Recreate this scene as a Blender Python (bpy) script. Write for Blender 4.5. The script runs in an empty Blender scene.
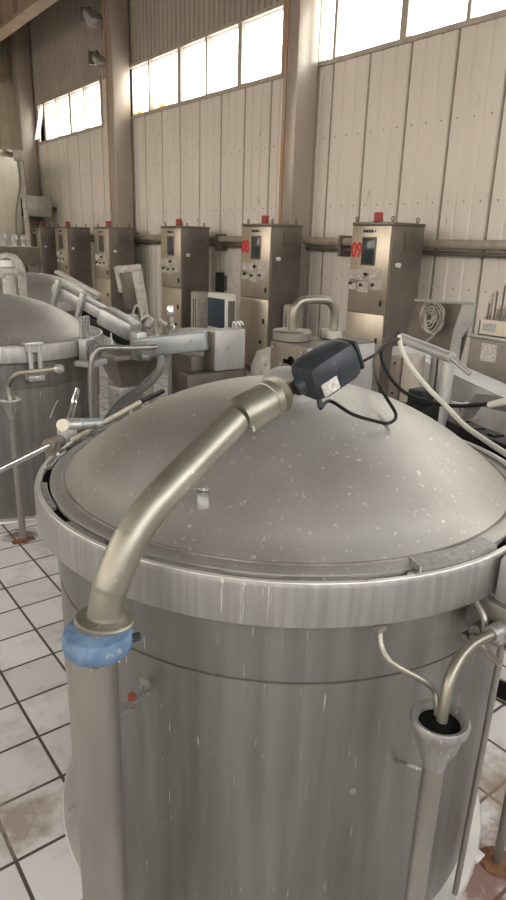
import bpy, bmesh, math, random
from mathutils import Vector, Matrix
random.seed(7)
sc = bpy.context.scene
COL = sc.collection
PI = math.pi

# ---------------------------------------------------------------- camera
AX = Vector((0.79668837, -0.16390203, 0.58174201))    # image-space direction of world X (right, down, forward)
AY = Vector((-0.6037162, -0.2612573, 0.7531742))
AZ = Vector((0.02853757, -0.9512522, -0.30709096))
EYE = Vector((0, 0, 1.6))
cam_data = bpy.data.cameras.new('camera')
cam_data.sensor_fit = 'VERTICAL'; cam_data.sensor_height = 36; cam_data.lens = 640 / 900 * 36
cam_data.clip_start = 0.02; cam_data.clip_end = 200
cam = bpy.data.objects.new('camera', cam_data); COL.objects.link(cam)
R = Vector((AX[0], AY[0], AZ[0])); D = Vector((AX[1], AY[1], AZ[1])); F = Vector((AX[2], AY[2], AZ[2]))
M = Matrix(((R.x, -D.x, -F.x, 0), (R.y, -D.y, -F.y, 0), (R.z, -D.z, -F.z, 0), (0, 0, 0, 1)))
cam.matrix_world = Matrix.Translation(EYE) @ M
cam_data.dof.use_dof = False
sc.camera = cam

def at(px, py, X=None, Y=None, Z=None):
    """where the sight line through a pixel of the photo meets a plane of the hall"""
    v = R * (px - 253) + D * (py - 450) + F * 640
    if X is not None: t = X / v.x
    elif Y is not None: t = Y / v.y
    else: t = (Z - 1.6) / v.z
    return EYE + v * t

# ---------------------------------------------------------------- light
w = bpy.data.worlds.new('daylight'); sc.world = w; w.use_nodes = True
nt = w.node_tree; nt.nodes.clear()
tc = nt.nodes.new('ShaderNodeTexCoord'); sp = nt.nodes.new('ShaderNodeSeparateXYZ')
rmp = nt.nodes.new('ShaderNodeValToRGB'); bg = nt.nodes.new('ShaderNodeBackground'); wo = nt.nodes.new('ShaderNodeOutputWorld')
nt.links.new(tc.outputs['Generated'], sp.inputs[0]); nt.links.new(sp.outputs['Z'], rmp.inputs[0])
e = rmp.color_ramp.elements
e[0].position = 0.0; e[0].color = (.42, .38, .34, 1)
e[1].position = 1.0; e[1].color = (.88, .94, 1, 1)
k = e.new(.02); k.color = (1, .90, .76, 1)
k = e.new(.30); k.color = (.97, .97, .95, 1)
rx = nt.nodes.new('ShaderNodeValToRGB'); mrx = nt.nodes.new('ShaderNodeMapRange'); mrx.inputs[1].default_value = -1
nt.links.new(sp.outputs['X'], mrx.inputs[0]); nt.links.new(mrx.outputs[0], rx.inputs[0])
rx.color_ramp.elements[0].color = (.44, .405, .365, 1); rx.color_ramp.elements[1].color = (.97, .985, 1, 1)
mw = nt.nodes.new('ShaderNodeMixRGB'); mw.blend_type = 'MULTIPLY'; mw.inputs[0].default_value = 1
nt.links.new(rmp.outputs[0], mw.inputs[1]); nt.links.new(rx.outputs[0], mw.inputs[2]); nt.links.new(mw.outputs[0], bg.inputs[0]); bg.inputs[1].default_value = 15.0
nt.links.new(bg.outputs[0], wo.inputs[0])
vs = sc.view_settings
vs.view_transform = 'Standard'; vs.look = 'None'; vs.gamma = 1; vs.use_curve_mapping = False
vs.exposure = -0.38

# ---------------------------------------------------------------- materials
def mat(name, col, rough=.5, metal=0., col2=None, scale=6., stretch=(1, 1, 1), bump=0., bscale=60., spot=None, spot_at=.62, spot_scale=25., rough2=None):
    m = bpy.data.materials.new(name); m.use_nodes = True
    n = m.node_tree.nodes; l = m.node_tree.links
    b = n['Principled BSDF']
    b.inputs['Base Color'].default_value = (*col, 1); b.inputs['Roughness'].default_value = rough; b.inputs['Metallic'].default_value = metal
    t = n.new('ShaderNodeTexCoord'); mp = n.new('ShaderNodeMapping'); mp.inputs['Scale'].default_value = stretch
    l.new(t.outputs['Object'], mp.inputs[0])
    if col2:
        no = n.new('ShaderNodeTexNoise'); no.inputs['Scale'].default_value = scale; no.inputs['Detail'].default_value = 6
        l.new(mp.outputs[0], no.inputs['Vector'])
        r = n.new('ShaderNodeValToRGB'); r.color_ramp.elements[0].position = .35; r.color_ramp.elements[1].position = .68
        r.color_ramp.elements[0].color = (*col, 1); r.color_ramp.elements[1].color = (*col2, 1)
        l.new(no.outputs[0], r.inputs[0]); last = r.outputs[0]
        if spot:
            n2 = n.new('ShaderNodeTexNoise'); n2.inputs['Scale'].default_value = spot_scale; n2.inputs['Detail'].default_value = 3
            l.new(mp.outputs[0], n2.inputs['Vector'])
            r2 = n.new('ShaderNodeValToRGB'); r2.color_ramp.elements[0].position = spot_at; r2.color_ramp.elements[1].position = spot_at + .06
            r2.color_ramp.elements[0].color = (0, 0, 0, 1); r2.color_ramp.elements[1].color = (1, 1, 1, 1)
            l.new(n2.outputs[0], r2.inputs[0])
            mx = n.new('ShaderNodeMixRGB'); mx.inputs[2].default_value = (*spot, 1)
            l.new(r2.outputs[0], mx.inputs[0]); l.new(last, mx.inputs[1]); last = mx.outputs[0]
        l.new(last, b.inputs['Base Color'])
        if rough2 is not None:
            mr = n.new('ShaderNodeMapRange'); mr.inputs[3].default_value = rough; mr.inputs[4].default_value = rough2
            l.new(no.outputs[0], mr.inputs[0]); l.new(mr.outputs[0], b.inputs['Roughness'])
    if bump:
        nb = n.new('ShaderNodeTexNoise'); nb.inputs['Scale'].default_value = bscale; nb.inputs['Detail'].default_value = 4
        l.new(mp.outputs[0], nb.inputs['Vector'])
        bm_ = n.new('ShaderNodeBump'); bm_.inputs['Strength'].default_value = bump; bm_.inputs['Distance'].default_value = .004
        l.new(nb.outputs[0], bm_.inputs['Height']); l.new(bm_.outputs[0], b.inputs['Normal'])
    return m

def dull(m, v=.2):
    m.node_tree.nodes['Principled BSDF'].inputs['Specular IOR Level'].default_value = v; return m
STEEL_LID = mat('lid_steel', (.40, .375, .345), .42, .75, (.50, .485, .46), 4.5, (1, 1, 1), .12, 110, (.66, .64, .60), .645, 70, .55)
GROOVE_SHADE = mat('brown_groove_shade', (.20, .165, .14), .75, .2, (.33, .30, .27), 9)
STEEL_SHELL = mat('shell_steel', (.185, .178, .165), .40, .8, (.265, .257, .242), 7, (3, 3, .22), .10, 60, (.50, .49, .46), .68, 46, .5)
STEEL_RING = mat('ring_steel', (.28, .27, .255), .45, .7, (.37, .36, .345), 30, (2.2, 2.2, .10), .2, 60, (.62, .60, .57), .66, 44, .55)
STEEL_PIPE = mat('pipe_steel', (.27, .25, .205), .43, .8, (.37, .345, .29), 12, (1, 1, 1), .08, 60, (.70, .67, .60), .70, 60, .45)
STEEL_POST = mat('post_steel', (.27, .25, .225), .42, .8, (.36, .335, .30), 7, (2, 2, .3), .08, 50, None)
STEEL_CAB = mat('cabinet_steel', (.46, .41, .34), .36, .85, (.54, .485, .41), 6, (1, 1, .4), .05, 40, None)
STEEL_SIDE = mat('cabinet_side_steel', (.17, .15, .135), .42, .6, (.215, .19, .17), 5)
STEEL_GREY = mat('grey_steel', (.38, .38, .37), .45, .7, (.50, .50, .48), 8, (1, 1, 1), .1, 50, (.30, .27, .24), .66, 12)
STEEL_PALE = mat('pale_sheet_metal', (.40, .395, .385), .5, .4, (.52, .51, .50), 5, (1, 1, 1), .06, 40, (.36, .33, .30), .68, 14)
STEEL_BRIGHT = mat('bright_steel', (.68, .68, .68), .22, .95, (.78, .78, .77), 9)
BROWN_STEEL = mat('brown_steel', (.15, .125, .107), .5, .5, (.21, .18, .155), 6, (1, 1, 1), .05)
BLUE_GREY = mat('blue_grey_steel', (.35, .38, .39), .45, .5, (.47, .49, .49), 9, (1, 1, 1), .05, 50, (.3, .24, .2), .66, 20)
BLACK = mat('black_plastic', (.022, .026, .032), .42, 0, (.035, .04, .048), 20, (1, 1, 1), .06, 90, (.12, .12, .12), .72, 80)
RUBBER = dull(mat('black_rubber', (.012, .012, .012), .5))
dull(BLACK, .3)
DARK = dull(mat('dark_recess', (.008, .008, .008), .9), .05)
BRASS = mat('brown_brass', (.24, .16, .10), .45, .7, (.34, .23, .14), 60)
BLUE_PAINT = mat('blue_paint', (.08, .14, .23), .6, 0, (.15, .235, .35), 40, (1, 1, 1), .5, 90, (.26, .28, .29), .66, 50)
BLUE = mat('blue_plastic', (.015, .035, .065), .3)
WHITE = mat('white_plastic', (.72, .70, .66), .5)
WHITE_DIRTY = mat('chipped_white_paint', (.38, .35, .31), .6, .1, (.52, .495, .455), 18, (1, 1, 1), .1, 60, (.25, .19, .14), .62, 40)
CREAM = mat('cream_paint', (.62, .57, .45), .55, 0, (.70, .65, .54), 4)
RED = mat('red_plastic', (.33, .035, .025), .5)
RED_INK = mat('red_ink', (.62, .03, .03), .6)
SCREEN = mat('screen_glass', (.035, .045, .055), .15)
PAPER = mat('printed_label', (.66, .64, .60), .6, 0, (.30, .27, .25), 90)
RUST = mat('rusty_iron', (.13, .055, .03), .85, .1, (.25, .12, .06), 60, (1, 1, 1), .4, 90)
RUSTRED = mat('red_rusty_bolt', (.30, .07, .04), .7, .2, (.16, .06, .04), 80)
COLUMN = mat('column_paint', (.33, .285, .245), .30, .1, (.40, .355, .31), 3, (1, 1, .4), .04, 30)
REDLEAD = mat('primer_orange_steel', (.45, .21, .12), .7, 0, (.42, .33, .25), 6, (1, 1, .2))
GIRDER = mat('girder_brown', (.33, .235, .17), .6, 0, (.40, .30, .225), 3)
WALLMAT = mat('wall_sheet', (.70, .665, .615), .6, 0, (.76, .725, .675), 1.6, (1, 1, .5), .05, 20, (.52, .46, .39), .68, 5)
WALLUP = mat('shaded_upper_sheet', (.42, .375, .335), .6, 0, (.48, .43, .385), 1.6, (1, 1, .3), 0, 20)  # darker tone carries the shadow on the wall above the windows
FRAME = mat('window_frame_paint', (.40, .36, .31), .5, 0, (.50, .45, .39), 8)
STICKD = mat('old_beige_paint', (.33, .285, .235), .6, 0, (.42, .37, .31), 9)
WHITE_HOSE = mat('white_hose', (.66, .65, .56), .45)
GREY_HOSE = mat('grey_hose', (.16, .16, .155), .4)
STICKC = mat('cream_rod', (.58, .52, .40), .5, .1, (.45, .39, .30), 25)
BASEMAT = mat('pale_base_steel', (.56, .54, .50), .4, .45, (.68, .66, .62), 8, (1, 1, 1), .1, 40, (.35, .25, .18), .66, 18)
ROOF = mat('roof_sheet', (.13, .12, .11), .7)
WALLDK = mat('low_bounce_brown_sheet', (.20, .175, .15), .7)  # dark tone keeps the light bounced off the unseen walls low
COILM = mat('coiled_cable', (.26, .235, .21), .5, 0, (.52, .50, .46), 14)

def pane_mat(name, stain):
    m = bpy.data.materials.new(name); m.use_nodes = True
    n = m.node_tree.nodes; l = m.node_tree.links; n.clear()
    o = n.new('ShaderNodeOutputMaterial'); mx = n.new('ShaderNodeMixShader')
    tr = n.new('ShaderNodeBsdfTransparent'); tl = n.new('ShaderNodeBsdfTranslucent')
    tc = n.new('ShaderNodeTexCoord'); no = n.new('ShaderNodeTexNoise'); no.inputs['Scale'].default_value = 2.2; no.inputs['Detail'].default_value = 5
    sp = n.new('ShaderNodeSeparateXYZ'); ad = n.new('ShaderNodeMath'); ad.operation = 'MULTIPLY_ADD'
    l.new(tc.outputs['Generated'], no.inputs['Vector']); l.new(tc.outputs['Generated'], sp.inputs[0])
    ad.inputs[1].default_value = -.9
    l.new(sp.outputs['Z'], ad.inputs[0]); l.new(no.outputs[0], ad.inputs[2])
    r = n.new('ShaderNodeValToRGB'); r.color_ramp.elements[0].position = .22 if stain else .5; r.color_ramp.elements[1].position = .60 if stain else .9
    r.color_ramp.elements[0].color = (1, 1, .97, 1); r.color_ramp.elements[1].color = (.28, .16, .015, 1) if stain else (.9, .8, .5, 1)
    l.new(ad.outputs[0], r.inputs[0]); l.new(r.outputs[0], tr.inputs[0]); l.new(r.outputs[0], tl.inputs[0])
    mx.inputs[0].default_value = .25
    l.new(tr.outputs[0], mx.inputs[1]); l.new(tl.outputs[0], mx.inputs[2]); l.new(mx.outputs[0], o.inputs[0])
    return m
PANE = pane_mat('clear_window_sheet', False); PANE_ST = pane_mat('yellow_stained_window_sheet', True)

def floor_mat():
    m = bpy.data.materials.new('white_tiles'); m.use_nodes = True
    n = m.node_tree.nodes; l = m.node_tree.links; b = n['Principled BSDF']
    tc = n.new('ShaderNodeTexCoord'); mp = n.new('ShaderNodeMapping'); mp.vector_type = 'POINT'
    s = 1 / .207
    mp.inputs['Scale'].default_value = (s, s, 1); mp.inputs['Location'].default_value = (-.52 * s, -1.393 * s, 0)
    l.new(tc.outputs['Object'], mp.inputs[0])
    nw = n.new('ShaderNodeTexNoise'); nw.inputs['Scale'].default_value = 3
    br = n.new('ShaderNodeTexBrick'); br.offset = 0; br.squash = 1
    br.inputs['Scale'].default_value = 1; br.inputs['Brick Width'].default_value = 1; br.inputs['Row Height'].default_value = 1
    br.inputs['Mortar Size'].default_value = .028; br.inputs['Mortar Smooth'].default_value = .3
    br.inputs['Color1'].default_value = (.62, .59, .57, 1); br.inputs['Color2'].default_value = (.74, .715, .70, 1); br.inputs['Mortar'].default_value = (.085, .068, .055, 1)
    l.new(mp.outputs[0], br.inputs['Vector'])
    no = n.new('ShaderNodeTexNoise'); no.inputs['Scale'].default_value = 2.3; no.inputs['Detail'].default_value = 8; no.inputs['Roughness'].default_value = .7
    l.new(tc.outputs['Object'], no.inputs['Vector'])
    r = n.new('ShaderNodeValToRGB'); r.color_ramp.elements[0].position = .50; r.color_ramp.elements[1].position = .72
    r.color_ramp.elements[0].color = (1, 1, 1, 1); r.color_ramp.elements[1].color = (.50, .42, .34, 1)
    l.new(no.outputs[0], r.inputs[0])
    mx = n.new('ShaderNodeMixRGB'); mx.blend_type = 'MULTIPLY'; mx.inputs[0].default_value = 1
    l.new(br.outputs[0], mx.inputs[1]); l.new(r.outputs[0], mx.inputs[2]); last = mx.outputs[0]
    # rust stains around the feet of the standing pipes
    for (x, y, rad, c) in ((1.33, .62, .26, (.16, .055, .03)), (.98, 3.38, .13, (.10, .04, .025)), (.36, 1.52, .16, (.30, .24, .18)), (1.62, .74, .22, (.30, .21, .15))):
        vm = n.new('ShaderNodeVectorMath'); vm.operation = 'DISTANCE'; vm.inputs[1].default_value = (x, y, 0)
        l.new(tc.outputs['Object'], vm.inputs[0])
        n3 = n.new('ShaderNodeTexNoise'); n3.inputs['Scale'].default_value = 14; n3.inputs['Detail'].default_value = 6; n3.inputs['Roughness'].default_value = .65
        l.new(tc.outputs['Object'], n3.inputs['Vector'])
        ma = n.new('ShaderNodeMath'); ma.operation = 'MULTIPLY_ADD'; ma.inputs[1].default_value = rad * 2.0
        l.new(n3.outputs[0], ma.inputs[0]); ml = n.new('ShaderNodeMath'); ml.operation = 'MULTIPLY'; ml.inputs[1].default_value = -1
        l.new(vm.outputs['Value'], ml.inputs[0]); l.new(ml.outputs[0], ma.inputs[2])
        mr = n.new('ShaderNodeMapRange'); mr.inputs[1].default_value = rad * .15; mr.inputs[2].default_value = rad * .75; mr.inputs[4].default_value = .85
        l.new(ma.outputs[0], mr.inputs[0])
        m2 = n.new('ShaderNodeMixRGB'); m2.inputs[2].default_value = (*c, 1)
        l.new(mr.outputs[0], m2.inputs[0]); l.new(last, m2.inputs[1]); last = m2.outputs[0]
    l.new(last, b.inputs['Base Color']); b.inputs['Roughness'].default_value = .55
    bp = n.new('ShaderNodeBump'); bp.inputs['Strength'].default_value = .6; bp.inputs['Distance'].default_value = .004; bp.invert = True
    l.new(br.outputs['Fac'], bp.inputs['Height']); l.new(bp.outputs[0], b.inputs['Normal'])
    return m

# ---------------------------------------------------------------- mesh helpers
def V(*a): return Vector(a)
def box(bm, x0, x1, y0, y1, z0, z1, bev=0, mtx=None):
    vs_ = [bm.verts.new((x, y, z)) for x in (x0, x1) for y in (y0, y1) for z in (z0, z1)]
    fs = [bm.faces.new([vs_[i] for i in q]) for q in ((0, 1, 3, 2), (4, 6, 7, 5), (0, 4, 5, 1), (2, 3, 7, 6), (0, 2, 6, 4), (1, 5, 7, 3))]
    if bev:
        es = list({e_ for f in fs for e_ in f.edges})
        r = bmesh.ops.bevel(bm, geom=es, offset=bev, segments=2, affect='EDGES', profile=.5)
        vs_ = list({v for v in vs_ if v.is_valid} | {v for f in r['faces'] for v in f.verts})
    if mtx is not None:
        for v in vs_: v.co = mtx @ v.co
    return vs_
def frame_of(d):
    d = d.normalized(); up = V(0, 0, 1) if abs(d.z) < .95 else V(1, 0, 0)
    a = d.cross(up).normalized(); return a, d.cross(a).normalized()
def lathe(bm, prof, n=48, mtx=None, close=True):
    """prof: (r, z) pairs swept about z"""
    rings = []
    for r, z in prof:
        if r < 1e-6: rings.append([bm.verts.new((0, 0, z))])
        else: rings.append([bm.verts.new((r * math.cos(2 * PI * i / n), r * math.sin(2 * PI * i / n), z)) for i in range(n)])
    for a, b in zip(rings, rings[1:]):
        for i in range(n):
            j = (i + 1) % n
            if len(a) == 1 and len(b) == 1: continue
            if len(a) == 1: bm.faces.new((a[0], b[j], b[i]))
            elif len(b) == 1: bm.faces.new((a[i], a[j], b[0]))
            else: bm.faces.new((a[i], a[j], b[j], b[i]))
    if mtx is not None:
        for rg in rings:
            for v in rg: v.co = mtx @ v.co
def axis_m(p, d):
    d = Vector(d).normalized(); q = V(0, 0, 1).rotation_difference(d)
    return Matrix.Translation(p) @ q.to_matrix().to_4x4()
def cyl(bm, p, q, r, n=20, r2=None, bev=.12):
    p = Vector(p); q = Vector(q); L = (q - p).length; r2 = r if r2 is None else r2
    b = min(r, r2) * bev
    lathe(bm, [(0, 0), (r - b, 0), (r, b), (r2, L - b), (r2 - b, L), (0, L)], n, axis_m(p, q - p))
def smooth_path(pts, k=8):
    pts = [Vector(p) for p in pts]; P = [pts[0] * 2 - pts[1]] + pts + [pts[-1] * 2 - pts[-2]]; out = []
    for i in range(1, len(P) - 2):
        for j in range(k):
            t = j / k; a, b, c, d = P[i - 1:i + 3]
            out.append(.5 * ((2 * b) + (c - a) * t + (2 * a - 5 * b + 4 * c - d) * t * t + (3 * b - a - 3 * c + d) * t ** 3))
    return out + [pts[-1]]
def tube(bm, pts, r, n=12, smooth=True, k=8, radii=None):
    P = smooth_path(pts, k) if smooth else [Vector(p) for p in pts]
    t0 = (P[1] - P[0]).normalized(); a, b = frame_of(t0); rings = []
    for i, p in enumerate(P):
        t = (P[min(i + 1, len(P) - 1)] - P[max(i - 1, 0)]).normalized()
        a = (a - t * a.dot(t)).normalized(); b = t.cross(a)
        rr = r if radii is None else radii[min(len(radii) - 1, int(i / len(P) * len(radii)))]
        rings.append([bm.verts.new(p + a * rr * math.cos(2 * PI * m / n) + b * rr * math.sin(2 * PI * m / n)) for m in range(n)])
    for x, y in zip(rings, rings[1:]):
        for m in range(n): bm.faces.new((x[m], x[(m + 1) % n], y[(m + 1) % n], y[m]))
    bm.faces.new(rings[0][::-1]); bm.faces.new(rings[-1])
def prism(bm, poly, z0, z1, mtx=None):
    a = [bm.verts.new((x, y, z0)) for x, y in poly]; b = [bm.verts.new((x, y, z1)) for x, y in poly]; n = len(poly)
    bm.faces.new(a[::-1]); bm.faces.new(b)
    for i in range(n): bm.faces.new((a[i], a[(i + 1) % n], b[(i + 1) % n], b[i]))
    if mtx is not None:
        for v in a + b: v.co = mtx @ v.co
def link(name, bm, m, parent=None, sm=True, ang=40):
    bmesh.ops.recalc_face_normals(bm, faces=bm.faces)
    me = bpy.data.meshes.new(name); bm.to_mesh(me); bm.free(); me.materials.append(m)
    if sm:
        for p in me.polygons: p.use_smooth = True
        me.set_sharp_from_angle(angle=math.radians(ang))
    o = bpy.data.objects.new(name, me); COL.objects.link(o)
    if parent: o.parent = parent
    return o
def part(name, m, parent, fn, **kw):
    bm = bmesh.new(); fn(bm); return link(name, bm, m, parent, **kw)
def tag(o, label, cat, group=None):
    o['label'] = label; o['category'] = cat
    if group: o['group'] = group
    return o
def thing(name, label, cat, loc=(0, 0, 0), rz=0, group=None):
    o = bpy.data.objects.new(name, None); COL.objects.link(o); o.location = loc; o.rotation_euler = (0, 0, rz)
    o.empty_display_size = .1
    return tag(o, label, cat, group)
def struct(name, m, fn, parent=None, **kw):
    o = part(name, m, parent, fn, **kw)
    if not parent: o['kind'] = 'structure'
    return o
def dup(o, parent=None):
    c = o.copy(); COL.objects.link(c)
    if parent: c.parent = parent
    for ch in list(o.children): dup(ch, c)
    return c

# ---------------------------------------------------------------- hall
XW = 5.8
struct('floor', floor_mat(), lambda bm: box(bm, -6, 6.2, -3.5, 17.4, -.1, 0), sm=False)

WIN_Z0, WIN_Z1 = 3.66, 4.40
BAYS = [(-3.2, 6.43, (-2.4, -1.5, -.6, .3, 1.1, 1.9, 2.6, 3.6, 4.38, 5.17, 6.19)), (7.13, 11.33, (8.05, 8.88, 9.64, 10.61)), (12.48, 15.75, (13.27, 13.97, 14.73, 15.44))]
def wall_right(bm):
    # folded sheet: shallow ribs with a deeper joint every third rib
    def strip(y0, y1, z0, z1, step, deep):
        k0 = math.floor((y0 - 3.90) / step); pts = [(y0, 0)]; y = 3.90 + k0 * step; k = k0
        while y < y1 + step:
            d = deep * (2.0 if k % 3 == 0 else 1.5); g = .024 if k % 3 == 0 else .022
            for yy, dd in ((y - g, 0), (y - g * .35, d), (y + g * .35, d), (y + g, 0)):
                if y0 < yy < y1: pts.append((yy, dd))
            y += step; k += 1
        pts.append((y1, 0)); pts.sort()
        a = [bm.verts.new((XW + d, yy, z0)) for yy, d in pts]; b = [bm.verts.new((XW + d, yy, z1)) for yy, d in pts]
        for i in range(len(pts) - 1): bm.faces.new((a[i], b[i], b[i + 1], a[i + 1]))
    strip(-3.5, 17.4, 0, WIN_Z0, .575 / 3, .012)
    box(bm, XW + .035, XW + .12, -3.5, 17.4, 0, WIN_Z0)
    for y0, y1 in ((-3.5, BAYS[0][0]), (BAYS[0][1], BAYS[1][0]), (BAYS[1][1], BAYS[2][0]), (BAYS[2][1], 17.4)):
        box(bm, XW, XW + .12, y0, y1, WIN_Z0, WIN_Z1)
wr = struct('wall_right', WALLMAT, wall_right, sm=False)
def joints(bm):
    y = 3.90 - .575 * 12
    while y < 17: box(bm, XW + .004, XW + .03, y - .007, y + .007, 0, WIN_Z0); y += .575
struct('panel_joint', STICKD, joints, wr, sm=False)
def screws(bm):
    for z in (2.82, 2.05, 1.2):
        y = 3.90 - .575 * 5 + .09
        while y < 16: box(bm, XW - .006, XW + .002, y, y + .014, z, z + .018); y += .575 / 3
struct('screw_heads', STICKD, screws, wr, sm=False)
def wall_up(bm):
    y = -3.5; step = .13; a = []
    while y < 17.4:
        a += [(y, 0), (y + .075, 0), (y + .09, .03), (y + .115, .03)]; y += step
    lo = [bm.verts.new((XW - .01 + d, yy, WIN_Z1)) for yy, d in a]; hi = [bm.verts.new((XW - .01 + d, yy, 7)) for yy, d in a]
    for i in range(len(a) - 1): bm.faces.new((lo[i], hi[i], hi[i + 1], lo[i + 1]))
    box(bm, XW + .035, XW + .12, -3.5, 17.4, WIN_Z1, 7)
struct('wall_right_upper', WALLUP, wall_up, sm=False)
def wall_back(bm):
    y = 17.05; xs = []; x = -6
    while x < XW + .1:
        xs += [(x, 0), (x + .17, 0), (x + .18, .02), (x + .195, .02)]; x += .21
    lo = [bm.verts.new((x, y + d, 0)) for x, d in xs]; hi = [bm.verts.new((x, y + d, 7)) for x, d in xs]
    for i in range(len(xs) - 1): bm.faces.new((lo[i], lo[i + 1], hi[i + 1], hi[i]))
    box(bm, -6, XW + .1, y + .03, y + .12, 0, 7)
struct('wall_back', CREAM, wall_back, sm=False)
struct('ceiling', ROOF, lambda bm: box(bm, -6.1, 6.0, -3.6, 17.4, 7.0, 7.1), sm=False)
struct('wall_left', WALLDK, lambda bm: (box(bm, -6.1, -6, -3.5, 17.4, 0, 2.6), box(bm, -6.1, -6, -3.5, 17.4, 5.2, 7), [box(bm, -6.1, -6, y, y + .4, 2.6, 5.2) for y in (-3.5, 1.4, 6.4, 11.3, 16.2)]), sm=False)
struct('wall_front', WALLDK, lambda bm: (box(bm, -6.1, 6, -3.6, -3.5, 0, 2.6), box(bm, -6.1, 6, -3.6, -3.5, 4.8, 7), [box(bm, x, x + .5, -3.6, -3.5, 2.6, 4.8) for x in (-6.1, -2, 2, 5.5)]), sm=False)

for i, (y0, y1, mull) in enumerate(BAYS):
    root = bpy.data.objects.new('window_%d' % (i + 1), None); COL.objects.link(root); root['kind'] = 'structure'
    root.location = (XW, (y0 + y1) / 2, WIN_Z0); oy = -(y0 + y1) / 2; H = WIN_Z1 - WIN_Z0
    def fr(bm, y0=y0, y1=y1, oy=oy):
        box(bm, -.03, .10, y0 + oy - .04, y1 + oy + .04, -.05, .0); box(bm, -.03, .10, y0 + oy - .04, y1 + oy + .04, H, H + .045)
        box(bm, -.03, .10, y0 + oy - .04, y0 + oy, 0, H); box(bm, -.03, .10, y1 + oy, y1 + oy + .04, 0, H)
    part('window_frame', FRAME, root, fr, sm=False)
    for k, y in enumerate(mull):
        wd = .045 if (k + i) % 2 else .022
        part('mullion', FRAME, root, lambda bm: box(bm, -.015, .09, y + oy - wd, y + oy + wd, 0, H), sm=False)
    edges = [y0] + list(mull) + [y1]
    for k, (a, b) in enumerate(zip(edges, edges[1:])):
        st = i == 1 and k >= 3
        def pn(bm, a=a, b=b):
            if i == 2 and k == 4:   # the last pane is propped open
                Mx = Matrix.Translation((.02, 0, H)) @ Matrix.Rotation(math.radians(14), 4, 'Y')
                box(bm, 0, .008, a + oy, b + oy, -H, 0, 0, Mx)
            else: box(bm, .05, .056, a + oy, b + oy, 0, H)
        part('pane', PANE_ST if st else PANE, root, pn, sm=False)

struct('trim_1', COLUMN, lambda bm: box(bm, 5.42, 5.74, 6.40, 6.585, 0, 7, .012), ang=60)
struct('trim_2', COLUMN, lambda bm: box(bm, 5.42, 5.74, 11.19, 11.42, 0, 7, .012), ang=60)
struct('trim_3', COLUMN, lambda bm: box(bm, 5.42, 5.74, 15.92, 16.2, 0, 7, .012), ang=60)
struct('trim_4', REDLEAD, lambda bm: box(bm, 5.412, 5.74, 6.587, 6.635, 0, 7), sm=False)
struct('trim_5', REDLEAD, lambda bm: box(bm, 5.42, 5.74, 11.422, 11.47, 0, 7), sm=False)
def girder(bm):
    box(bm, 4.66, 4.72, 8.5, 17.0, 5.4, 6.6); box(bm, 4.56, 4.82, 8.5, 17.0, 5.34, 5.40); box(bm, 4.56, 4.82, 8.5, 17.0, 6.6, 6.66)
    y = 8.9
    while y < 17: box(bm, 4.57, 4.66, y, y + .05, 5.4, 6.6); y += .9
    box(bm, -6, 5.42, 16.5, 17.0, 5.0, 5.3)
struct('trim_6', GIRDER, girder, sm=False)
# horizontal pipe clipped to the wall
o = thing('wall_pipe', 'long beige horizontal pipe running along the corrugated wall behind the cabinets', 'pipe', (5.68, 8, 1.65))
part('pipe', STICKD, o, lambda bm: cyl(bm, (0, -8, 0), (0, 8, 0), .045, 16))
part('lower_pipe', BROWN_STEEL, o, lambda bm: cyl(bm, (.03, -8, -.09), (.03, 8, -.09), .022, 12))
for y in (-5.2, -2.3, .3, 3.1, 5.4):
    part('pipe_bracket', BROWN_STEEL, o, lambda bm: box(bm, -.065, .115, y, y + .04, -.17, .07))
# wall lamps
def lamp(y, z, label, s=1.):
    o = thing('floodlight', label, 'lamp', (5.42, y, z), group='floodlights on the second column')
    Mx = Matrix.Rotation(math.radians(38), 4, 'X') @ Matrix.Scale(s, 4)
    def hd(bm):
        box(bm, -.14, .14, -.36, .0, -.07, .07, .03, Mx)
    part('lamp_housing', STEEL_PALE, o, hd)
    part('lamp_glass', WHITE, o, lambda bm: box(bm, -.12, .12, -.34, -.02, -.076, -.068, 0, Mx))
    part('lamp_bracket', BROWN_STEEL, o, lambda bm: (box(bm, -.02, .02, -.02, .16, -.10, .10, .004), box(bm, -.10, .10, .10, .16, -.10, .10, .004)))
    return o
def lamp_at(px, py, label, s):
    p = at(px, py, X=5.36); o = lamp(p.y, p.z, label, s); o.location = p; return o
lamp_at(90, 13, 'larger grey white floodlight high on the second column, upper of the two', 1.0)
lamp_at(97, 57, 'smaller grey white floodlight below the larger one, left of the second column', .7)

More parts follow.
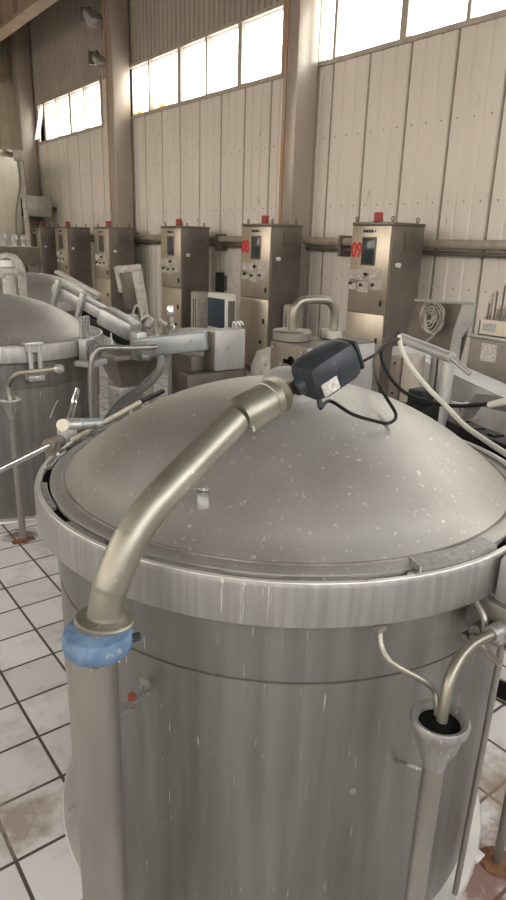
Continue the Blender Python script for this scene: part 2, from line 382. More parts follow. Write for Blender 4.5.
# ---------------------------------------------------------------- control cabinets along the wall
def text_part(s, size, m, parent, mtx, name='printed_number', depth=.002, sx=1.):
    cu = bpy.data.curves.new('t', 'FONT'); cu.body = s; cu.size = size; cu.extrude = depth; cu.align_x = 'CENTER'; cu.align_y = 'CENTER'; cu.offset = size * .025
    t = bpy.data.objects.new('t', cu); COL.objects.link(t)
    dg = bpy.context.evaluated_depsgraph_get(); me = bpy.data.meshes.new_from_object(t.evaluated_get(dg))
    bpy.data.objects.remove(t)
    me.transform(mtx @ Matrix.Diagonal((sx, 1, 1, 1)))
    me.materials.clear(); me.materials.append(m)
    o = bpy.data.objects.new(name, me); COL.objects.link(o); o.parent = parent
    return o
W, DP = .58, .48
def cabinet(y, h, label, number=None, W=.58):
    """front faces -x; origin at the floor under the near front corner"""
    o = thing('control_cabinet', label, 'cabinet', (5.0, y, 0), group='control cabinets along the wall')
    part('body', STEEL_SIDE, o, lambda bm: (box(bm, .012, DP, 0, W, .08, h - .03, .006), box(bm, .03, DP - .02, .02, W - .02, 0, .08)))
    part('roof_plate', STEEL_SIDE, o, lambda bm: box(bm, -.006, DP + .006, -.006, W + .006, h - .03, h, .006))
    d = part('door', STEEL_CAB, o, lambda bm: box(bm, -.012, .012, .008, W - .008, h * .52, h - .035, .004))
    part('door_latch', BLACK, d, lambda bm: box(bm, -.03, -.01, .05, .07, h * .52 + .08, h * .52 + .14, .003))
    d2 = part('lower_door', STEEL_CAB, o, lambda bm: box(bm, -.012, .012, .008, W - .008, .09, h * .52 - .006, .004))
    part('door_latch', BLACK, d2, lambda bm: box(bm, -.03, -.01, .07, .09, h * .52 - .30, h * .52 - .24, .003))
    part('door_lock', BLACK, d2, lambda bm: box(bm, -.03, -.01, .12, .15, h * .52 - .55, h * .52 - .51, .003))
    s = part('touch_screen', SCREEN, o, lambda bm: box(bm, -.024, -.01, .195, .36, h - .40, h - .155, .004))
    part('screen_bezel', BROWN_STEEL, s, lambda bm: (box(bm, -.02, -.012, .182, .373, h - .415, h - .14, .003)))
    def strokes(bm):
        rr = random.Random(3)
        for k in range(4): box(bm, -.016, -.011, .235 + .035 * k, .262 + .035 * k, h - .10, h - .072)
        box(bm, -.016, -.011, .20, .215, h - .095, h - .08)
    part('dark_lettering', BLACK, o, strokes)
    for a, b_, c, e_ in ((.32, .42, -.56, -.46), (.43, .55, -.55, -.46), (.10, .24, -.53, -.44), (.25, .39, -.68, -.575), (.07, .21, -.645, -.55), (.42, .54, -.66, -.60)):
        part('label_plate', PAPER, o, lambda bm: box(bm, -.016, -.012, a, b_, h + c, h + e_))
    for a, c in ((.29, -.50), (.18, -.60), (.34, -.61), (.49, -.60)):
        part('rotary_knob', BLACK, o, lambda bm: cyl(bm, (-.012, a, h + c), (-.04, a, h + c), .016, 12))
    g = part('side_vent', BROWN_STEEL, o, lambda bm: box(bm, .18, .40, -.010, .0, h - .25, h - .09, .002))
    def sl(bm):
        for k in range(7): box(bm, .19, .39, -.016, -.008, h - .245 + .021 * k, h - .235 + .021 * k)
    part('vent_slats', STEEL_SIDE, g, sl)
    part('side_switch', WHITE, o, lambda bm: cyl(bm, (.10, 0, h - .40), (.10, -.045, h - .40), .024, 14))
    b = part('beacon', RED, o, lambda bm: (cyl(bm, (.18, .36, h + .012), (.18, .36, h + .10), .045, 18),))
    part('beacon_base', BLACK, b, lambda bm: cyl(bm, (.18, .36, h), (.18, .36, h + .014), .055, 18))
    for a, c in ((.05, .05), (.42, .05), (.05, .53), (.42, .53)):
        def eye(bm):
            cyl(bm, (a, c, h), (a, c, h + .02), .012, 8)
            tube(bm, [(a, c + .018 * math.cos(q), h + .034 + .018 * math.sin(q)) for q in [i * PI / 6 for i in range(-3, 10)]], .006, 6, smooth=False)
        part('lifting_eye', BROWN_STEEL, o, eye)
    if number:
        Mx = Matrix.Translation((-.014, W - .085, h - .275)) @ Matrix(((0, 0, -1, 0), (-1, 0, 0, 0), (0, 1, 0, 0), (0, 0, 0, 1)))
        text_part(number, .20, RED_INK, o, Mx, sx=.72)
    return o
cabinet(4.38, 1.835, 'stainless control cabinet with red 09 beside its touch screen, nearest on the right', '09', W=.53)
cabinet(6.24, 1.83, 'stainless control cabinet with red 08, next to the wide column and water cooler', '08')
cabinet(8.30, 1.81, 'stainless control cabinet with red beacon, third from the right, left of the dark water cooler')
cabinet(10.69, 1.80, 'stainless control cabinet standing directly in front of the second column')
cabinet(12.55, 1.805, 'narrow looking stainless control cabinet, second from the far end of the row')
cabinet(14.02, 1.81, 'farthest stainless control cabinet, leftmost of the row against the wall')
o = thing('wall_box', 'pale grey box mounted high above the farthest cabinet', 'box', (5.4, 15.1, 2.05))
part('box_body', STEEL_GREY, o, lambda bm: box(bm, -.35, .20, -.25, .25, -.02, .40, .01))
part('cable_slot', DARK, o, lambda bm: box(bm, -.36, -.345, .0, .2, -.02, .36))
part('wall_arm', BROWN_STEEL, o, lambda bm: box(bm, .2, .40, -.05, .05, .1, .2))

# ---------------------------------------------------------------- process vessels
def arc_ring(bm, prof_fn, a0, a1, n, closed=False):
    """sweep a changing (r,z) loop about z"""
    rows = []
    for i in range(n + (0 if closed else 1)):
        a = a0 + (a1 - a0) * i / n
        rows.append([bm.verts.new((r * math.cos(a), r * math.sin(a), z)) for r, z in prof_fn(a)])
    m = len(rows[0]); L = len(rows)
    for i in range(L if closed else L - 1):
        p, q = rows[i], rows[(i + 1) % L]
        for j in range(m): bm.faces.new((p[j], p[(j + 1) % m], q[(j + 1) % m], q[j]))
    if not closed: bm.faces.new(rows[0][::-1]); bm.faces.new(rows[-1])
AP, RB, ZB = .225, .574, 1.035
RS = (RB * RB + AP * AP) / (2 * AP)
def dome_z(r): return ZB + AP - RS + math.sqrt(RS * RS - r * r)
def vessel(loc, rz, label, notches, lugs, main=False):
    o = thing('process_vessel', label, 'vessel', loc, rz, group='pressure vessels')
    part('base_ring', BASEMAT, o, lambda bm: lathe(bm, [(0, 0), (.636, 0), (.644, .006), (.640, .014), (.612, .018), (0, .018)], 96))
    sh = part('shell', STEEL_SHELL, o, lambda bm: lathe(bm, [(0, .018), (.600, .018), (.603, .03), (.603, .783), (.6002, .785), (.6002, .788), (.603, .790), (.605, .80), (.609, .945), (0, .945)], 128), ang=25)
    def ringp(a):
        cut = 0
        for b, hw in notches:
            d = abs((a - math.radians(b) + PI) % (2 * PI) - PI)
            if d < math.radians(hw): cut = .014
        ri = .6175 + cut
        return [(ri, .965), (.600, .960), (.600, .945), (.612, .936), (.640, .936), (.6485, .942), (.6490, 1.020), (.645, 1.0285), (ri + .003, 1.0295), (ri, 1.027)]
    part('locking_ring', STEEL_RING, o, lambda bm: arc_ring(bm, ringp, 0, 2 * PI, 360, True), ang=35)
    part('worn_bright_rim', BASEMAT, o, lambda bm: lathe(bm, [(.6335, 1.0285), (.6345, 1.0300), (.6435, 1.0298), (.6445, 1.0282)], 144))  # pale annulus for wear and for light the ring top fails to reflect
    part('gap_shade_ring', DARK, o, lambda bm: lathe(bm, [(.608, .992), (.637, .992), (.637, 1.017), (.608, 1.017)], 96))  # black ring stands in for the shade between lid and locking ring
    part('weld_seam', BROWN_STEEL, o, lambda bm: lathe(bm, [(.601, .7825), (.6038, .7832), (.6038, .7858), (.601, .7865)], 128))
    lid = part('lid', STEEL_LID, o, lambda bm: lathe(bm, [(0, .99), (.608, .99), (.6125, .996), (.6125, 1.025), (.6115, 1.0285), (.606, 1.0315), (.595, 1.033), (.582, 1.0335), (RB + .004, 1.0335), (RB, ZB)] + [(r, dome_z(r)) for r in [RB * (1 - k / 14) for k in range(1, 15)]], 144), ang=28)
    part('groove_shade_line', GROOVE_SHADE, lid, lambda bm: lathe(bm, [(.574, 1.0335), (.5765, 1.0350), (.5825, 1.0348), (.584, 1.0332)], 144))  # brown ring colours in the dark of a groove that is not cut
    for (a, hw) in lugs:
        part('lug', STEEL_RING, lid, lambda bm: arc_ring(bm, lambda t: [(.596, 1.030), (.632, 1.030), (.632, 1.039), (.628, 1.041), (.596, 1.043)], math.radians(a - hw), math.radians(a + hw), 24), ang=35)
    return o, lid
C1 = V(1.0775, 1.2525, 0)
def ang(px, py, z=1.03, c=C1):
    p = at(px, py, Z=z); return math.degrees(math.atan2(p.y - c.y, p.x - c.x))
def notch(x0, y0, x1, y1):
    a, b = ang(x0, y0) % 360, ang(x1, y1) % 360; return ((a + b) / 2, abs(a - b) / 2)
NT = [notch(47, 482, 50, 466), notch(57, 505, 77, 519), notch(108, 540, 128, 548), notch(220, 569, 283, 576), notch(354, 577, 412, 574), notch(489, 545, 500, 535), (60, 7), (95, 7), (20, 7), (130, 6)]
lg = notch(417, 570, 492, 547)
tank, lid1 = vessel(C1, 0, 'large steel pressure vessel in the foreground with domed lid and pipe across it', NT, [lg, (75, 6), (115, 6)])
def local(p, o): return p - o.location
# little bracket on the lid, seen below the bent pipe
zt_ = 1.25
while True:
    p = at(203, 507, Z=zt_) - C1; r_ = math.hypot(p.x, p.y)
    if r_ < RB and dome_z(r_) >= zt_ or zt_ < 1.04: break
    zt_ -= .001
def tab(bm):
    box(bm, -.004, .004, -.012, .012, -.03, .022, .001); box(bm, -.004, .016, -.012, .012, .014, .020, .001)
o = part('lid_tab', STEEL_BRIGHT, lid1, lambda bm: None or tab(bm)); o.location = (p.x, p.y, dome_z(math.hypot(p.x, p.y)) + .016); o.rotation_euler.z = .9
o = part('vent_cap', STEEL_PALE, lid1, lambda bm: lathe(bm, [(0, -.02), (.066, -.02), (.068, .018), (.058, .040), (.036, .053), (0, .059)], 32))
p = at(288, 389, Z=1.262) - C1; o.location = (p.x, p.y, dome_z(math.hypot(p.x, p.y)) + .006)
# rusty bracket between the shell and the standing pipe
def on_cyl(px, py, r):
    v = (R * (px - 253) + D * (py - 450) + F * 640).normalized(); o2 = EYE - V(C1.x, C1.y, 0)
    a = v.x ** 2 + v.y ** 2; b = 2 * (v.x * o2.x + v.y * o2.y); c = o2.x ** 2 + o2.y ** 2 - r * r
    return EYE + v * ((-b - math.sqrt(b * b - 4 * a * c)) / (2 * a))
p0 = on_cyl(145, 687, .603)
d = (V(p0.x, p0.y, 0) - C1); u = d.normalized(); a0 = math.atan2(u.y, u.x)
o = part('shell_bracket', STEEL_RING, tank, lambda bm: (box(bm, .600, .712, -.012, .012, -.006, .0, .001), box(bm, .598, .603, -.016, .016, -.02, .02, .002), cyl(bm, (.618, 0, -.02), (.618, 0, .012), .005, 8)))
o.location.z = p0.z; o.rotation_euler.z = a0
o2 = part('rusty_bolt', RUSTRED, o, lambda bm: (cyl(bm, (.645, .0, -.014), (.645, .0, .009), .009, 6, bev=.05), cyl(bm, (.645, 0, -.024), (.645, 0, .015), .004, 8)))
# nameplate stand with a stub, lower right of the shell, beside the drain funnel
p0 = on_cyl(397, 750, .603); u = (V(p0.x, p0.y, 0) - C1).normalized()
o = part('stub_bracket', STEEL_RING, tank, lambda bm: (tube(bm, [(.600, 0, -.03), (.63, 0, -.01), (.648, 0, .0), (.650, .03, -.02), (.652, .06, -.035)], .0045, 8)))
st = part('stud', STEEL_RING, tank, lambda bm: cyl(bm, (.596, 0, 0), (.609, 0, 0), .007, 10))
ps = on_cyl(352, 790, .603); us = V(ps.x, ps.y, 0) - C1; st.location.z = ps.z; st.rotation_euler.z = math.atan2(us.y, us.x)
o.location.z = p0.z; o.rotation_euler.z = math.atan2(u.y, u.x)

# hinge block at the right edge of the ring, with the swing clamp under it
o = part('hinge_block', STEEL_PALE, tank, lambda bm: (box(bm, .655, .80, -.03, .11, .93, 1.035, .012), box(bm, .64, .66, 0, .03, .945, 1.0, .004)))
ah = math.radians(ang(511, 555, 1.03)); o.rotation_euler.z = ah
def clampf(bm):
    box(bm, .612, .70, -.012, .012, .86, .94, .004)
    cyl(bm, (.66, -.05, .885), (.66, .05, .885), .014, 12); cyl(bm, (.70, -.03, .90), (.70, .03, .90), .02, 12)
    tube(bm, [(.66, .02, .93), (.69, .03, .90), (.70, .04, .85), (.68, .05, .82)], .008, 8); tube(bm, [(.64, -.03, .94), (.67, -.035, .91), (.675, -.04, .86), (.72, -.04, .84)], .007, 8)
    for k in range(4): cyl(bm, (.645 + .022 * k, -.035, .865 + .01 * k), (.645 + .022 * k, -.06, .865 + .01 * k), .011, 6)
    cyl(bm, (.64, .0, .84), (.64, .0, .90), .008, 8)
o2 = part('swing_clamp', STEEL_POST, tank, clampf); o2.rotation_euler.z = math.radians(ang(500, 632, .88))

# ---------------------------------------------------------------- bent exhaust pipe on its post
P0 = at(93.5, 690, Z=.84); P0 = V(P0.x, P0.y, 0)
PN = V(-(1.031 - P0.y), .872 - P0.x, 0)
def inplane(px, py):
    v = R * (px - 253) + D * (py - 450) + F * 640
    return EYE + v * ((P0 - EYE).dot(PN) / v.dot(PN))
UP = inplane(104, 618).z - .012 - .891
post = thing('standing_pipe', 'wide upright steel pipe left of the foreground vessel with peeling blue collar', 'pipe', P0)
part('pipe_body', STEEL_POST, post, lambda bm: lathe(bm, [(0, .006), (.0435, .006), (.0435, .80 + UP), (.0445, .815 + UP), (.0455, .875 + UP), (0, .875 + UP)], 40))
part('foot_flange', STEEL_RING, post, lambda bm: lathe(bm, [(0, 0), (.085, 0), (.085, .012), (0, .012)], 40))
part('blue_collar', BLUE_PAINT, post, lambda bm: lathe(bm, [(0, .854), (.046, .854), (.052, .856), (.058, .862), (.0605, .872), (.0605, .884), (.056, .896), (.045, .899), (0, .899)], 44, Matrix.Translation((.0105, -.008, UP))))
part('clamp_screw', BLACK, post, lambda bm: box(bm, .052, .072, -.050, -.040, .872 + UP, .888 + UP, .004))
part('weld_bead', STEEL_PIPE, post, lambda bm: [cyl(bm, (-.02 + .012 * k, -.044 - .001 * k, .846 + UP), (-.016 + .012 * k, -.046, .852 + UP), .0035, 8) for k in range(5)])
pp = [inplane(*q) for q in ((104, 618), (107, 600), (112, 582), (120, 562), (132, 537), (149, 511), (171, 486), (204, 452), (236, 419))]
bent = thing('bent_pipe', 'thick bent steel pipe rising from the blue collar across the lid', 'pipe', tuple(pp[0] - V(0, 0, .012)))
o = part('flange', STEEL_PIPE, bent, lambda bm: lathe(bm, [(0, 0), (.049, 0), (.052, .003), (.052, .010), (.049, .013), (.037, .014), (.031, .018), (.029, .026), (0, .026)], 44, Matrix.Rotation(math.radians(7), 4, 'Y')))
def off(bm):
    tube(bm, [Vector(q) - bent.location for q in pp], .0335, 28, radii=[.0300] * 2 + [.0318] * 3 + [.0312] * 2 + [.031] * 3)
part('pipe_bend', STEEL_PIPE, bent, off)
q0 = inplane(241, 416) - bent.location; q1 = inplane(279, 394) - bent.location; dq = (q1 - q0); Lq = dq.length
def coup(bm):
    lathe(bm, [(0, -.012), (.034, -.012), (.0355, -.004), (.0365, .0), (.0405, .006), (.0405, Lq * .60), (.0425, Lq * .61), (.0425, Lq * .76), (.0385, Lq * .79), (.0385, Lq * .98), (.035, Lq), (0, Lq)], 36, axis_m(q0, dq))
part('threaded_coupling', STEEL_PIPE, bent, coup)
def thr(bm):
    for k in range(6): lathe(bm, [(.038, Lq * (.80 + .03 * k)), (.0405, Lq * (.81 + .03 * k)), (.038, Lq * (.82 + .03 * k))], 32, axis_m(q0, dq))
part('thread', STEEL_PIPE, bent, thr)
s0 = at(237, 438, Z=1.215) - bent.location
part('set_screw', STEEL_RING, bent, lambda bm: cyl(bm, q0 + V(.008, -.028, -.014), q0 + V(.008, -.034, -.026), .004, 8))
# strut carrying the far end of the pipe down to the lid cap
dn = dq.normalized()
sens = thing('level_sensor', 'black box shaped switch on the end of the bent pipe above the lid', 'sensor', q1 + bent.location)
part('brass_nut', BRASS, sens, lambda bm: (box(bm, -.015, .015, -.015, .015, -.004, .040, .003, axis_m((0, 0, 0), dn)), cyl(bm, dn * .03, dn * .06, .011, 12)))
side = dn.cross(V(0, 0, 1)).normalized(); upv = side.cross(dn).normalized()
d2 = V(.8943, -.1027, .4355).normalized(); side = d2.cross(V(0, 0, 1)).normalized(); upv = side.cross(d2).normalized()
Ms = Matrix.Translation(at(303, 384, Z=1.315) - sens.location) @ Matrix((tuple(side) + (0,), tuple(upv) + (0,), tuple(d2) + (0,), (0, 0, 0, 1))).transposed()
def sbox(bm):
    [box(bm, -.050, .050, -.047, .047, -.004, .135, .030, Ms)]
    lathe(bm, [(0, -.022), (.016, -.022), (.020, -.012), (.022, .01), (0, .01)], 24, Ms)
hb = part('housing', BLACK, sens, sbox)
part('housing_cover', BLACK, hb, lambda bm: box(bm, -.038, .038, -.034, .034, .130, .140, .008, Ms))
part('name_plate', PAPER, hb, lambda bm: (box(bm, .0485, .0515, -.030, .000, .012, .055, .001, Ms)))
part('cable_gland', BLACK, sens, lambda bm: cyl(bm, Ms @ V(.02, -.040, .014), Ms @ V(.026, -.058, .006), .006, 12))
gl = Ms @ V(.026, -.060, .006) + sens.location

def tthing(name, label, cat, m, pts, r, n=10, group=None, k=8, **kw):
    p0 = Vector(pts[0]); 
    bm = bmesh.new(); tube(bm, [Vector(p) - p0 for p in pts], r, n, k=k, **kw)
    o = link(name, bm, m); o.location = p0; return tag(o, label, cat, group)
zl = lambda px, py, z, dz=.006: at(px, py, Z=z)
# cable of the switch: hangs over the lid and comes back up to the tangle
cp = [gl, at(330, 401, Z=1.262), at(352, 414, Z=1.240), at(375, 421, Z=1.222), at(389, 423, Z=1.214), at(396, 415, Z=1.224), at(386, 397, Z=1.25), at(377, 380, Z=1.28), at(374, 360, X=1.5), at(382, 346, X=1.7), at(397, 338, X=1.9)]
tthing('black_cable', 'thin black cable looping from the black switch over the lid', 'cable', RUBBER, cp, .0042, 8)
cp = [at(360, 363, X=1.62), at(376, 354, X=1.68), at(388, 344, X=1.78), at(399, 339, X=1.9)]
tthing('black_cable', 'short dark cable behind the black switch reaching the cable tie', 'cable', RUBBER, cp, .005, 8)
cp = [at(399, 336, X=1.95), at(402, 350, X=1.92), at(412, 368, X=1.88), at(428, 388, X=1.84), at(445, 405, X=1.8), at(463, 424, X=1.74), at(482, 438, X=1.68), at(510, 456, X=1.6), at(540, 470, X=1.5)]
tthing('white_hose', 'cream white hose running down behind the right side of the lid', 'hose', WHITE_HOSE, cp, .0085, 12)
cp = [at(398, 338, X=2.0), at(386, 344, X=1.95), at(381, 356, X=1.9), at(388, 374, X=1.88), at(404, 392, X=1.9), at(430, 402, X=1.93), at(460, 406, X=1.96), at(512, 401, X=1.9)]
tthing('grey_hose', 'dark grey hose curling from the cable tie behind the lid', 'hose', RUBBER, cp, .007, 10)

# ---------------------------------------------------------------- drain funnels and taps
def funnel(loc, label, lean=(0, 0)):
    o = thing('drain_funnel', label, 'funnel', loc, group='open drain funnels on pipes')
    part('cup', STEEL_RING, o, lambda bm: lathe(bm, [(.020, .70), (.024, .722), (.036, .745), (.046, .784), (.0525, .792), (.0535, .801), (.049, .808), (.042, .806), (.0375, .798), (.033, .76), (.018, .73), (0, .72)], 36))
    part('pipe', STEEL_POST, o, lambda bm: lathe(bm, [(0, .004), (.0185, .004), (.0195, .715), (0, .715)], 24))
    part('mouth_shade', DARK, o, lambda bm: lathe(bm, [(0, .790), (.038, .790), (.0375, .793), (0, .794)], 24))  # black disc paints the shade inside the cup
    part('foot', RUST, o, lambda bm: (lathe(bm, [(0, 0), (.035, 0), (.034, .006), (.022, .016), (0, .02)], 20), box(bm, -.06, .06, -.02, .02, 0, .006)))
    return o
F1 = at(440, 719, Z=.803)
funnel((F1.x, F1.y, 0), 'steel drain funnel on a thin pipe in front of the foreground vessel')
F2 = at(12, 404, Z=.803); F2 = V(.965, 3.30, 0)
funnel((F2.x, F2.y, 0), 'steel drain funnel on a thin pipe in front of the left vessel')
def tap(label, pts, r, name='drain_tap'):
    o = thing(name, label, 'tap', pts[0]); o['group'] = 'taps over the drain funnels'
    part('tap_pipe', STEEL_PIPE, o, lambda bm: tube(bm, [Vector(p) - Vector(pts[0]) for p in pts], r, 18))
    q = Vector(pts[-1]) - Vector(pts[0]); d_ = (Vector(pts[-1]) - Vector(pts[-2])).normalized()
    part('union_nut', STEEL_GREY, o, lambda bm: (cyl(bm, q - d_ * .004, q + d_ * .018, r * 1.7, 12), cyl(bm, q + d_ * .018, q + d_ * .03, r * 1.35, 16)))
    return o
fr = V(F1.x, F1.y, 0)
tp = [fr + V(.004, -.002, .768), at(445, 700, Z=.83), at(450, 678, Z=.865), at(460, 658, Z=.890), at(473, 644, Z=.903), at(492, 634, Z=.906)]
tap('bent steel outlet pipe ending over the near drain funnel', tp, .0100)
rp = at(380, 630, Z=.93)
sp_ = [at(380, 629, Z=.934), at(381, 645, Z=.910), at(388, 659, Z=.892), at(402, 669, Z=.878), at(420, 679, Z=.86), at(434, 690, Z=.835), at(437, 706, Z=.81), at(436, 724, Z=.775)]
o = tthing('overflow_tube', 'thin curved steel tube from under the ring into the near funnel', 'tube', STEEL_PIPE, sp_, .0058, 12)
bmx = part('tube_nipple', STEEL_PIPE, o, lambda bm: box(bm, -.011, .011, -.008, .008, -.004, .006, .002))

# thin rods and a stub leg at the lower right
rb = at(452, 900, Z=0); rt = at(507, 640, Z=.80)
o = tthing('thin_rod', 'thin leaning steel rod right of the drain funnel', 'rod', STEEL_POST, [at(455, 893, Z=.016), at(480, 762, Z=.44), at(503, 640, Z=.83)], .0075, 10, smooth=False)
fb = at(497, 862, Z=0)
o = thing('stub_pipe', 'short round steel leg on the rust stained tile at right', 'leg', (fb.x, fb.y, 0))
part('tube', STEEL_POST, o, lambda bm: cyl(bm, (0, 0, .004), (0, 0, .86), .0125, 16))
part('rusty_foot', RUST, o, lambda bm: lathe(bm, [(0, 0), (.05, 0), (.046, .005), (.02, .009), (0, .01)], 14))
o = thing('floor_drain', 'narrow black drain channel in the tiles at the right edge', 'drain', (0, 0, 0))
g0 = at(481, 681, Z=0); g1 = at(520, 700, Z=0)
o.location = (g0.x, g0.y, 0); dd = (g1 - g0).normalized(); nn = V(-dd.y, dd.x, 0)
def drain(bm): 
    box(bm, -.3, .8, -.055, .055, .001, .004, 0, Matrix((tuple(dd) + (0,), tuple(nn) + (0,), (0, 0, 1, 0), (0, 0, 0, 1))).transposed())
part('channel', DARK, o, drain, sm=False)
def gr(bm):
    Mx = Matrix((tuple(dd) + (0,), tuple(nn) + (0,), (0, 0, 1, 0), (0, 0, 0, 1))).transposed()
    for s in (-.062, .055): box(bm, -.3, .8, s, s + .008, .001, .006, 0, Mx)
part('channel_edge', BROWN_STEEL, o, gr, sm=False)
o = tag(part('tile_chip', WHITE, None, lambda bm: (box(bm, -.02, .02, -.012, .015, 0, .012, .004),)), 'small white broken chip on the floor beside the rusty leg foot', 'debris')
p = at(477, 858, Z=0); o.location = p

# ---------------------------------------------------------------- bits at the left edge of the ring
h0 = at(48, 446, Z=1.06)
o = thing('lever_handle', 'bright chrome lever rod reaching in from the left edge', 'handle', h0)
part('rod', STEEL_BRIGHT, o, lambda bm: cyl(bm, (0, 0, 0), at(-60, 499, Z=1.06) - h0, .0088, 16))
part('socket', BROWN_STEEL, o, lambda bm: (cyl(bm, (0, 0, 0), at(60, 441, Z=1.05) - h0, .019, 14), box(bm, .0, .035, .0, .03, -.05, .0, .004)))
part('lug_arm', STEEL_GREY, o, lambda bm: tube(bm, [V(.02, .0, -.03), at(60, 449, Z=1.0) - h0, V(C1.x, C1.y, 1.0) + (at(60, 449, Z=1.0) - V(C1.x, C1.y, 1.0)).normalized() * .652 - h0], .012, 10))
v0 = at(65, 425, Z=1.07)
o = thing('drain_valve', 'small ball valve with cream round cap behind the left of the ring', 'valve', (v0.x, v0.y, 0))
def L(px, py, z): q = at(px, py, Z=z); return V(q.x - v0.x, q.y - v0.y, q.z)
dv = (L(70, 428, 1.07) - L(65, 425, 1.07))
part('support_rod', STEEL_GREY, o, lambda bm: cyl(bm, (0.015, 0.01, 0), (0.015, 0.01, 1.06), .011, 12))
part('valve_body', STEEL_GREY, o, lambda bm: (cyl(bm, L(66, 425, 1.07), L(82, 424, 1.07), .018, 16), box(bm, -.02, .03, -.02, .02, 1.02, 1.06, .005)))
vd = (EYE - v0).normalized(); vd = (vd + V(-.3, 0, 0)).normalized()
part('round_cap', CREAM, o, lambda bm: cyl(bm, L(65, 425, 1.07), L(65, 425, 1.07) + vd * .03, .019, 20))
part('side_pipe', BLUE_GREY, o, lambda bm: cyl(bm, L(76, 424, 1.07), L(103, 423, 1.07), .016, 16))
part('stem', STEEL_BRIGHT, o, lambda bm: (tube(bm, [L(68, 418, 1.085), L(72, 403, 1.12), L(77, 388, 1.165)], .0042, 8), tube(bm, [L(72, 418, 1.085), L(76, 402, 1.12), L(79, 389, 1.165)], .0035, 8)))
part('bent_wire', STEEL_GREY, o, lambda bm: tube(bm, [L(50, 418, 1.08), L(54, 408, 1.10), L(58, 400, 1.13)], .0018, 6))
s0 = at(72, 440, Z=1.035); s1 = at(140, 402, Z=1.055); s2 = at(163, 391, Z=1.062)
o = thing('paddle_rod', 'cream painted rod with black grip lying behind the lid edge', 'rod', s0)
part('shaft', STICKC, o, lambda bm: cyl(bm, (0, 0, 0), s1 - s0, .0075, 14))
part('black_grip', RUBBER, o, lambda bm: cyl(bm, s1 - s0, s2 - s0, .009, 14))
part('support_clip', STEEL_GREY, o, lambda bm: [tube(bm, [(s1 - s0) * t + V(0, 0, 0), (s1 - s0) * t + V(0.0, -.0, -1.02 - (s1 - s0).z * t)], .006, 8, smooth=False) for t in (.15, .85)])

# ---------------------------------------------------------------- second vessel and what hangs on it
C2 = V(1.17, 4.17, 0)
tank2, lid2 = vessel(C2, math.radians(35), 'steel pressure vessel at the left edge with pale domed lid', NT[:5] + [(60, 6), (100, 6)], [(200, 6), (290, 6)])
cpos = at(40, 349, Z=1.03)
o = thing('lid_clamp', 'swing bolt clamp on the front of the left vessel ring', 'clamp', (0, 0, 0))
ud = (V(cpos.x, cpos.y, 0) - C2).normalized(); o.location = V(C2.x, C2.y, 0) + ud * .655; o.rotation_euler.z = math.atan2(ud.y, ud.x)
part('head_plate', STEEL_GREY, o, lambda bm: (box(bm, -.045, .03, -.05, .05, 1.035, 1.055, .004), prism(bm, [(0, -.045), (.03, -.03), (.03, .03), (0, .045)], 1.0, 1.035)))
part('swing_bolt', STEEL_PALE, o, lambda bm: [cyl(bm, (.02, s, .86), (.02, s, 1.04), .012, 10) for s in (-.025, .025)])
part('pivot', STEEL_GREY, o, lambda bm: (cyl(bm, (.02, -.06, .885), (.02, .06, .885), .015, 12), box(bm, -.045, .03, -.045, .045, .84, .87, .004)))
tp2 = [V(F2.x, F2.y, .765), at(9, 392, X=.965), at(10, 382, X=.97), at(18, 374, X=.98), at(32, 372, X=1.02), at(57, 369, X=1.10)]
tap('bent steel outlet pipe ending over the far drain funnel at left', tp2, .013)
# bent pole right of the second vessel
pb = at(90, 425, Y=3.42); pb = V(pb.x, 3.42, 0)
pl = [pb + V(0, 0, 0), at(91, 400, Y=3.42), at(91, 366, Y=3.42), at(95, 352, Y=3.42), at(104, 348, Y=3.42), at(130, 348, Y=3.40), at(156, 347, Y=3.38)]
pl[0] = V(pl[1].x, 3.42, 0)
tthing('bent_pole', 'slim steel pole bending right at the top, right of the left vessel', 'pipe', STEEL_POST, pl, .017, 12)
# coil and dark bracket on the side of vessel two
o = thing('hinge_bracket', 'grey hinge bracket with dark coil on the right of the left vessel', 'bracket', V(C2.x, C2.y, 0)); 
o.rotation_euler.z = math.radians(-60)
part('arm_plate', STEEL_PALE, o, lambda bm: (box(bm, .655, .78, -.10, .06, .89, .925, .01), box(bm, .655, .71, -.05, .05, .925, 1.04, .008)))
part('cable_coil', GREY_HOSE, o, lambda bm: [tube(bm, [(.725 + .012 * j, .065 * math.cos(t * PI / 6) * (1 - .18 * j), .97 + .065 * math.sin(t * PI / 6) * (1 - .18 * j)) for t in range(13)], .007, 6) for j in range(3)])
part('cylinder_pair', STEEL_BRIGHT, o, lambda bm: [cyl(bm, (.67, s, 1.04), (.67, s, 1.17), .018, 12) for s in (-.024, .024)])
part('bracket_leg', BROWN_STEEL, o, lambda bm: box(bm, .71, .74, -.015, .015, 0, .89, .005))

